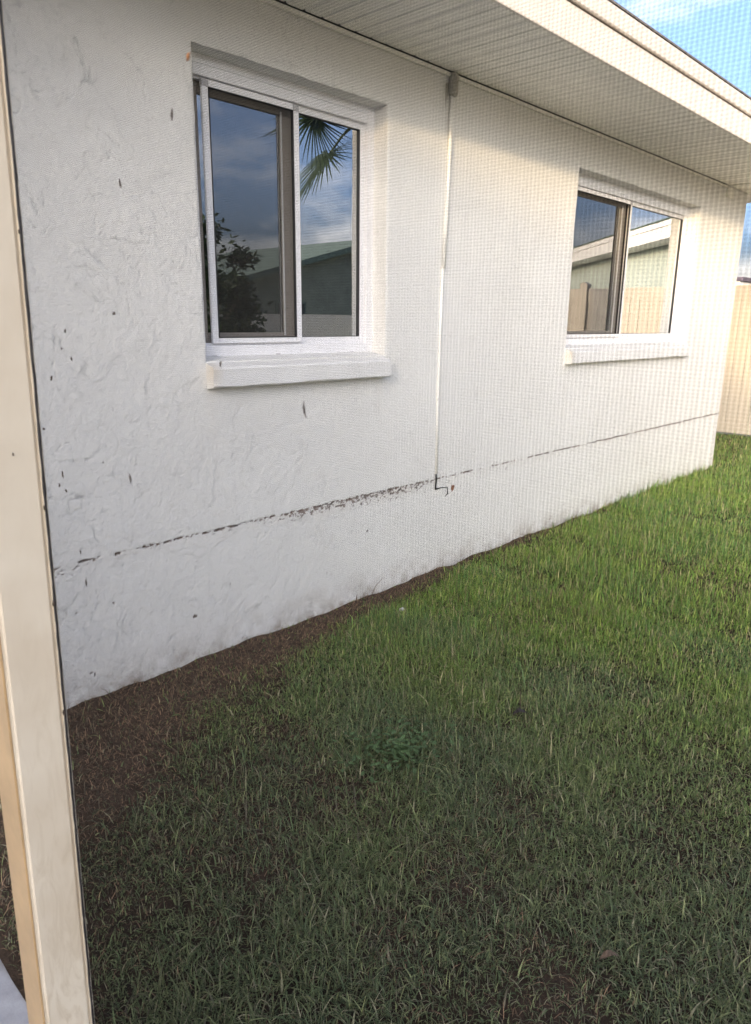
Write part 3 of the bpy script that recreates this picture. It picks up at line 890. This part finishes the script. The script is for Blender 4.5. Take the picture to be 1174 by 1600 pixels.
# thatch: dead blades lying flat, thick on the bare strip and thin everywhere
x, y = scatter(190000, .42, 9.0, -2.8, -.004)
bmv = brown_mask(x, y)
keep = (rng.random(len(x)) < .10 + .90 * np.clip(bmv, 0, 1)) & (inside_view(x, y) | (rng.random(len(x)) < .2))
x, y, bmv = x[keep], y[keep], bmv[keep]
n = len(x)
col = np.array([.30, .19, .120])[None] * rng.uniform(.35, 1.5, (n, 1))
pale = rng.random((n, 1)) < .10
col = np.where(pale, np.array([.30, .24, .16]) * rng.uniform(.6, 1.1, (n, 1)), col)
th = blades('dead_thatch', x, y, rng.uniform(.012, .045, n), rng.uniform(.0012, .0030, n), rng.uniform(0, 6.283, n), rng.uniform(.75, 1.5, n), col, THATCH, segs=2, curl=.6)
tag(th, 'brown dead grass and thatch on the bare strip along the wall', 'thatch', kind='stuff')

# longer stray stems at the foot of the wall
def weed_leaves(name, cx, cy, rad, count, label):
    V, F = [], []; cols = []
    for i in range(count):
        a = random.uniform(0, 6.283); r_ = rad * abs(random.gauss(0, .62))
        x, y = cx + r_ * math.cos(a), cy + r_ * math.sin(a) * .7
        h = random.uniform(.03, .062); s = random.uniform(.006, .012); az_ = random.uniform(0, 6.283); tl = random.uniform(-.5, .5)
        z = gz(x, y) + h
        c, s_ = math.cos(az_), math.sin(az_)
        b0 = len(V)
        ring = [(-1.3, 0, 0), (-.5, .62, .12), (.5, .55, .1), (1.35, 0, -.15), (.5, -.55, .1), (-.5, -.62, .12), (0, 0, -.06)]
        for (u, w_, q) in ring:
            V.append((x + (u * c - w_ * s_) * s, y + (u * s_ + w_ * c) * s, z + (q + tl * u * .6) * s))
        for k in range(6):
            F.append((b0 + 6, b0 + k, b0 + (k + 1) % 6))
        k = random.uniform(.7, 1.3)
        cols += [(.12 * k, .20 * k, .085 * k, 1)] * 7
        b0 = len(V)
        V += [(x - .0006, y, z - h), (x + .0006, y, z - h), (x, y, z)]
        F.append((b0, b0 + 1, b0 + 2)); cols += [(.06, .11, .04, 1)] * 3
    me = from_data(name, V, F)
    ca = me.color_attributes.new('Col', 'FLOAT_COLOR', 'POINT')
    ca.data.foreach_set('color', np.array(cols, np.float32).ravel())
    o = link(name, me, GRASS)
    return tag(o, label, 'weed', kind='stuff')
weed_leaves('weed_patch', 1.70, -1.15, .20, 300, 'patch of small round leaved bluish weed in the middle of the lawn')

# dead leaves, pebble and scraps on the lawn
LEAF = simple('dead_leaf', (0.16, 0.105, 0.07), 0.8, 0.4, 60)
PALE = simple('pale_scrap', (0.55, 0.52, 0.50), 0.8, 0.2, 60)
DARKLEAF = simple('dark_leaf', (0.03, 0.024, 0.02), 0.8, 0.4, 60)
def leaf(name, x, y, l_, w_, rot, material, label, lift=.035):
    V, F = [], []
    for i in range(7):
        t = i / 6
        ww = w_ * math.sin(math.pi * min(1, t * .95 + .04)) * .5
        zz = lift + .012 * math.sin(t * 3) + .004 * fbm(t * 4, x, y, 2)
        for q in (-1, 0, 1):
            u, v_ = (t - .5) * l_, q * ww
            V.append((x + u * math.cos(rot) - v_ * math.sin(rot), y + u * math.sin(rot) + v_ * math.cos(rot), gz(x, y) + zz + (abs(q) * .25 * ww)))
    for i in range(6):
        for q in range(2):
            a = i * 3 + q; F.append((a, a + 3, a + 4, a + 1))
    me = from_data(name, V, F)
    for p in me.polygons: p.use_smooth = True
    return tag(link(name, me, material), label, 'leaf')
leaf('dead_leaf', 1.41, -2.075, .050, .018, -.6, LEAF, 'curled brown dead leaf in the grass at the bottom right', .03)
leaf('dead_leaf', 2.205, -1.319, .060, .030, -.8, DARKLEAF, 'dark shrivelled leaf in a hollow of the lawn, right of the weed patch', .03)
leaf('paper_scrap', 1.862, -.02, .050, .020, .1, PALE, 'pale paper scrap at the foot of the wall under the nearer window', .02)
b = bmesh.new(); bmesh.ops.create_icosphere(b, subdivisions=2, radius=1.0)
for vv in b.verts:
    k = 1 + .3 * fbm(vv.co.x * 1.5, vv.co.y * 1.5, vv.co.z * 1.5, 3)
    vv.co = Vector((2.697 + vv.co.x * .016 * k, -.272 + vv.co.y * .012 * k, gz(2.697, -.272) + .03 + vv.co.z * .010 * k))
me = bpy.data.meshes.new('pebble'); b.to_mesh(me); b.free()
tag(link('pebble', me, PALE), 'small pale pebble lying on the grass below the cable end', 'pebble')
# stray stems at the wall
for k, (x, y, dx, dz, lab) in enumerate(((2.70, -.03, .10, .09, 'single dry stem sticking up at the wall foot, mid wall'), (1.18, -.05, -.05, .06, 'short bent dry stem at the wall foot near the post'))):
    o = MB().tube([(x, y, gz(x, y)), (x + dx * .5, y, .02 + dz * .6), (x + dx, y - .01, .02 + dz)], [.0018, .0014, .0006], 5).build('dry_stem', LEAF)
    tag(o, lab, 'stem')

# ------------------------------------------------------------------ fences
def fence(name, label, origin, direction, length, top, postcaps=()):
    """privacy fence: boards, rails, posts; direction 'x' or 'y'"""
    root = empty(name, origin)
    tag(root, label, 'fence')
    W = .1525
    mb = MB().prism([(.002, -.011), (.006, -.015), (W - .006, -.015), (W - .002, -.011), (W - .002, .011), (.002, .011)], 'z', .06, top - .17)
    first = mb.build('board', FENCE, root)
    n = int(length / W)
    for i in range(1, n):
        o = link('board', first.data, None, root); o.location = (i * W, 0, 0)
    MB().box(0, n * W, -.024, .024, top - .175, top).build('top_rail', FENCE, root, bevel=.006)
    MB().box(0, n * W, -.024, .024, .03, .17).build('bottom_rail', FENCE, root, bevel=.006)
    p = None
    k = 0
    x = 0.0
    while x <= length + .1:
        if p is None:
            p = MB().box(-.062, .062, -.062, .062, 0, top + .04).build('post', FENCE, root, bevel=.006)
            c = MB().prism([(-.07, 0), (.07, 0), (.07, .02), (.0, .06), (-.07, .02)], 'y', -.07, .07).build('post_cap', FENCE, root)
            c.location = (0, 0, top + .041)
        else:
            q = link('post', p.data, None, root); q.location = (x, 0, 0)
            q = link('post_cap', c.data, None, root); q.location = (x, 0, top + .041)
        x += 2.4
    if direction == 'y': root.rotation_euler = (0, 0, math.radians(90))
    return root
f1 = fence('vinyl_fence', 'almond vinyl privacy fence beyond the far house corner', (10.81, -7.6, 0), 'y', 13.0, 2.03)

# ------------------------------------------------------------------ neighbours (seen over the fence and in the panes)
NWALL = simple('neighbour_wall', (0.42, 0.47, 0.43), 0.7, 0.08, 3)
NWHITE = simple('neighbour_trim', (0.80, 0.78, 0.76), 0.5, 0.06, 4)
NROOF = simple('neighbour_shingle', (0.10, 0.14, 0.115), 0.9, 0.35, 12)
NROOF2 = simple('neighbour_shingle_dark', (0.09, 0.075, 0.10), 0.9, 0.35, 12)
NDARK = simple('neighbour_window', (0.05, 0.06, 0.06), 0.2, 0.1, 4)
NWALL2 = simple('neighbour_dark_wall', (0.15, 0.17, 0.14), 0.8, 0.2, 3)
CREAMW = simple('cream_block_wall', (0.52, 0.49, 0.43), 0.8, 0.1, 4)

def gable_house(name, label, x0, x1, y0, y1, z_eave, slope, wall_m, roof_m, fascia_m, fh=.24, over=.45):
    """gable end faces +Y (towards our house)"""
    xc = (x0 + x1) / 2; zr = z_eave + slope * (xc - x0)
    root = empty(name, (xc, (y0 + y1) / 2, 0)); tag(root, label, 'house')
    ch(MB().prism([(x0 + .5, -.1), (x1 - .5, -.1), (x1 - .5, z_eave - .05 + slope * .3), (xc, zr - .2), (x0 + .5, z_eave - .05 + slope * .3)], 'y', y0, y1 - over).build('wall', wall_m), root)
    ch(MB().prism([(x0, z_eave), (xc, zr), (xc, zr + .06), (x0, z_eave + .06)], 'y', y0, y1).build('roof', roof_m), root)
    ch(MB().prism([(xc, zr), (x1, z_eave), (x1, z_eave + .06), (xc, zr + .06)], 'y', y0, y1).build('roof', roof_m), root)
    for (a, b_, za, zb) in ((x0, xc, z_eave, zr), (xc, x1, zr, z_eave)):
        ch(MB().prism([(a, za - fh), (b_, zb - fh), (b_, zb - .005), (a, za - .005)], 'y', y1 - .03, y1 - .004).build('rake_board', fascia_m), root)
        ch(MB().prism([(a, za - .1), (b_, zb - .1), (b_, zb + .01), (a, za + .01)], 'y', y1 - .003, y1 + .02).build('rake_trim', fascia_m), root)
    for wx in (xc - (x1 - x0) * .22, xc + (x1 - x0) * .22):
        wo = ch(MB().box(wx - .6, wx + .6, y1 - over - .02, y1 - over + .03, 1.0, 2.1).build('window', fascia_m), root)
        gg = MB().box(wx - .53, wx + .53, y1 - over + .02, y1 - over + .036, 1.07, 2.03).build('pane', NDARK); gg.parent = wo; gg.matrix_parent_inverse = wo.matrix_world.inverted() if False else Matrix.Identity(4)
    return root
# low-pitched house standing askew behind the fence
n2 = empty('neighbour_house', (12.0, -2.0, 0.0)); tag(n2, 'green grey house with a wide white fascia, mirrored in the far window', 'house')
n2.rotation_euler = (0, 0, math.atan2(-4.0, 3.9))
def loc_(o):
    o.parent = n2; return o
loc_(MB().box(.3, 11.0, .45, 2.6, -.1, 2.86).build('wall', NWALL))
loc_(MB().box(0, 11.5, 0, .03, 2.86, 3.05).build('fascia', NWHITE))
loc_(MB().box(0, 11.5, -.02, .004, 3.055, 3.14).build('drip_mould', NWHITE))
loc_(MB().box(0, 11.5, .03, .45, 2.862, 2.88).build('soffit', NWHITE))
loc_(MB().prism([(-.04, 3.145), (2.7, 3.25), (2.7, 3.27), (-.04, 3.165)], 'x', -.05, 11.6).build('roof', NROOF))
for wx in (3.2, 7.4):
    wo = loc_(MB().box(wx - .6, wx + .6, .41, .46, 1.0, 2.1).build('window', NWHITE))
    gg = MB().box(wx - .53, wx + .53, .40, .43, 1.07, 2.03).build('pane', NDARK); gg.parent = wo
gable_house('neighbour_house', 'dark roofed house mirrored low in the nearer window pane', 10.5, 28.0, -24.0, -15.0, 1.95, .262, NWALL2, NROOF, NROOF, .12)
lw = MB().box(7.5, 15.0, -12.1, -11.95, -.05, 1.66).build('garden_wall', CREAMW)
tag(lw, 'low cream block wall mirrored at the bottom of the nearer window pane', 'wall')
# roof corner just showing above the far fence
fh = empty('far_house', (24, 9, 0)); tag(fh, 'far house whose dark roof corner shows above the fence', 'house')
ch(MB().box(24.2, 32, 5.6, 14, -.1, 2.62).build('wall', NWHITE), fh)
ch(MB().box(23.9, 32.3, 5.03, 14.4, 2.62, 2.78).build('fascia', NWHITE), fh)
ch(MB().prism([(4.93, 2.79), (14.6, 2.79), (14.6, 2.90), (4.93, 2.90)], 'x', 23.8, 32.4).build('roof', NROOF2), fh)

# ------------------------------------------------------------------ palm and tree (seen mirrored in the panes)
BARK = simple('palm_bark', (0.20, 0.17, 0.13), 0.9, 0.3, 14, 0.01, 30)
def frond_mesh(seed):
    r_ = random.Random(seed); V, F, K = [], [], []
    nl = 34
    for i in range(nl):
        a = -2.15 + 4.3 * i / (nl - 1) + r_.uniform(-.03, .03)
        L = (.78 - .10 * abs(a)) * r_.uniform(.9, 1.08)
        w = .022
        dr = .45 * L
        for s in range(6):
            t = s / 5
            ww = w * (1.0 - t) * (.6 + .8 * t) + .0008
            x = math.cos(a) * L * t; y = math.sin(a) * L * t; z = -.28 * dr * t * t + .03 * abs(math.sin(a))
            nx_, ny_ = -math.sin(a), math.cos(a)
            V += [(x + nx_ * ww, y + ny_ * ww, z), (x - nx_ * ww, y - ny_ * ww, z - .004)]
            k = r_.uniform(.85, 1.15); K += [(.035 * k, .055 * k, .024 * k, 1)] * 2
        b0 = len(V) - 12
        for s in range(5): F.append((b0 + 2 * s, b0 + 2 * s + 1, b0 + 2 * s + 3, b0 + 2 * s + 2))
    # petiole
    m_ = MB().tube([(0, 0, 0), (-.4, 0, .03), (-.85, 0, -.03)], [.012, .014, .02], 6)
    b0 = len(V); V += m_.v; F += [tuple(b0 + q for q in f_) for f_ in m_.f]; K += [(.10, .12, .05, 1)] * len(m_.v)
    me = from_data('frond', V, F)
    ca = me.color_attributes.new('Col', 'FLOAT_COLOR', 'POINT'); ca.data.foreach_set('color', np.array(K, np.float32).ravel())
    me.materials.append(GRASS)
    return me
palm = empty('palm_tree', (7.30, -4.15, 0)); tag(palm, 'fan palm whose hanging frond is mirrored in the nearer window', 'palm tree')
tp = MB().tube([(0, 0, -.05), (.03, 0, 1.2), (.0, .02, 2.6), (-.03, .02, 4.1)], [.20, .16, .15, .17], 14).build('trunk', BARK, palm, smooth=True)
fms = [frond_mesh(s) for s in range(3)]
for i in range(20):
    a = i * 2.399; el = [-.75, -.25, .25, .7][i % 4] + random.uniform(-.1, .1)
    d = Vector((math.cos(a) * math.cos(el), math.sin(a) * math.cos(el), math.sin(el)))
    o = link('frond', fms[i % 3], None, palm)
    side = Vector((0, 0, 1)).cross(d).normalized(); upv = d.cross(side)
    M3 = Matrix((d, side, upv)).transposed().to_4x4()
    M3.translation = Vector((-.03, .02, 4.15)) + d * .95
    o.matrix_local = M3
# the frond that hangs into the reflection
o = link('frond', fms[0], None, palm)
d = Vector((-.35, .12, -1)).normalized(); side = Vector((1, 0, -.35)).normalized(); upv = d.cross(side).normalized(); side = upv.cross(d)
M3 = Matrix((d, side, upv)).transposed().to_4x4(); M3.translation = Vector((6.18 - 7.30, -4.0 + 4.15, 3.80)); o.matrix_local = M3

def leafy_tree(name, label, loc, h, rx, rz, nleaf, zlo):
    root = empty(name, loc); tag(root, label, 'tree')
    tr_ = MB().tube([(0, 0, -.05), (.05, .02, h * .25), (-.03, .05, h * .5), (.02, 0, h * .8)], [.10, .08, .06, .03], 8)
    for k in range(6):
        a = k * 1.05; tr_.tube([(0, 0, h * (.25 + .08 * k)), (math.cos(a) * rx * .4, math.sin(a) * rx * .4, h * (.4 + .08 * k)), (math.cos(a) * rx * .75, math.sin(a) * rx * .75, h * (.5 + .08 * k))], [.04, .025, .01], 6)
    tr_.build('trunk', BARK, root, smooth=True)
    cl_ = []
    r_ = random.Random(3)
    for k in range(38):
        u = Vector((r_.gauss(0, 1), r_.gauss(0, 1), r_.gauss(0, 1))).normalized() * r_.uniform(.35, 1) 
        cl_.append((u.x * rx, u.y * rx, zlo + (h - zlo) * .5 + u.z * (h - zlo) * .5, r_.uniform(.18, .34) * rx))
    V, F, K = [], [], []
    for i in range(nleaf):
        c = cl_[i % len(cl_)]
        p = Vector((c[0] + r_.gauss(0, .6) * c[3], c[1] + r_.gauss(0, .6) * c[3], c[2] + r_.gauss(0, .5) * c[3]))
        a = Vector((r_.gauss(0, 1), r_.gauss(0, 1), r_.gauss(0, .6))).normalized() * .07; b2 = a.cross(Vector((r_.gauss(0, 1), r_.gauss(0, 1), r_.gauss(0, 1)))).normalized() * .03
        b0 = len(V); V += [tuple(p - a), tuple(p + b2), tuple(p + a), tuple(p - b2)]; F.append((b0, b0 + 1, b0 + 2, b0 + 3))
        k = r_.uniform(.6, 1.3); K += [(.035 * k, .062 * k, .022 * k, 1)] * 4
    me = from_data('crown', V, F); ca = me.color_attributes.new('Col', 'FLOAT_COLOR', 'POINT'); ca.data.foreach_set('color', np.array(K, np.float32).ravel())
    link('crown', me, GRASS, root)
    return root
leafy_tree('garden_tree', 'dark leafy tree mirrored behind the screened pane of the nearer window', (6.75, -7.0, 0), 3.55, .85, 1.6, 9000, .15)
leafy_tree('garden_tree', 'bushy tree beside the gabled house, mirrored in the far window edge', (19.6, -4.2, 0), 3.6, .8, 1.4, 5000, .4)
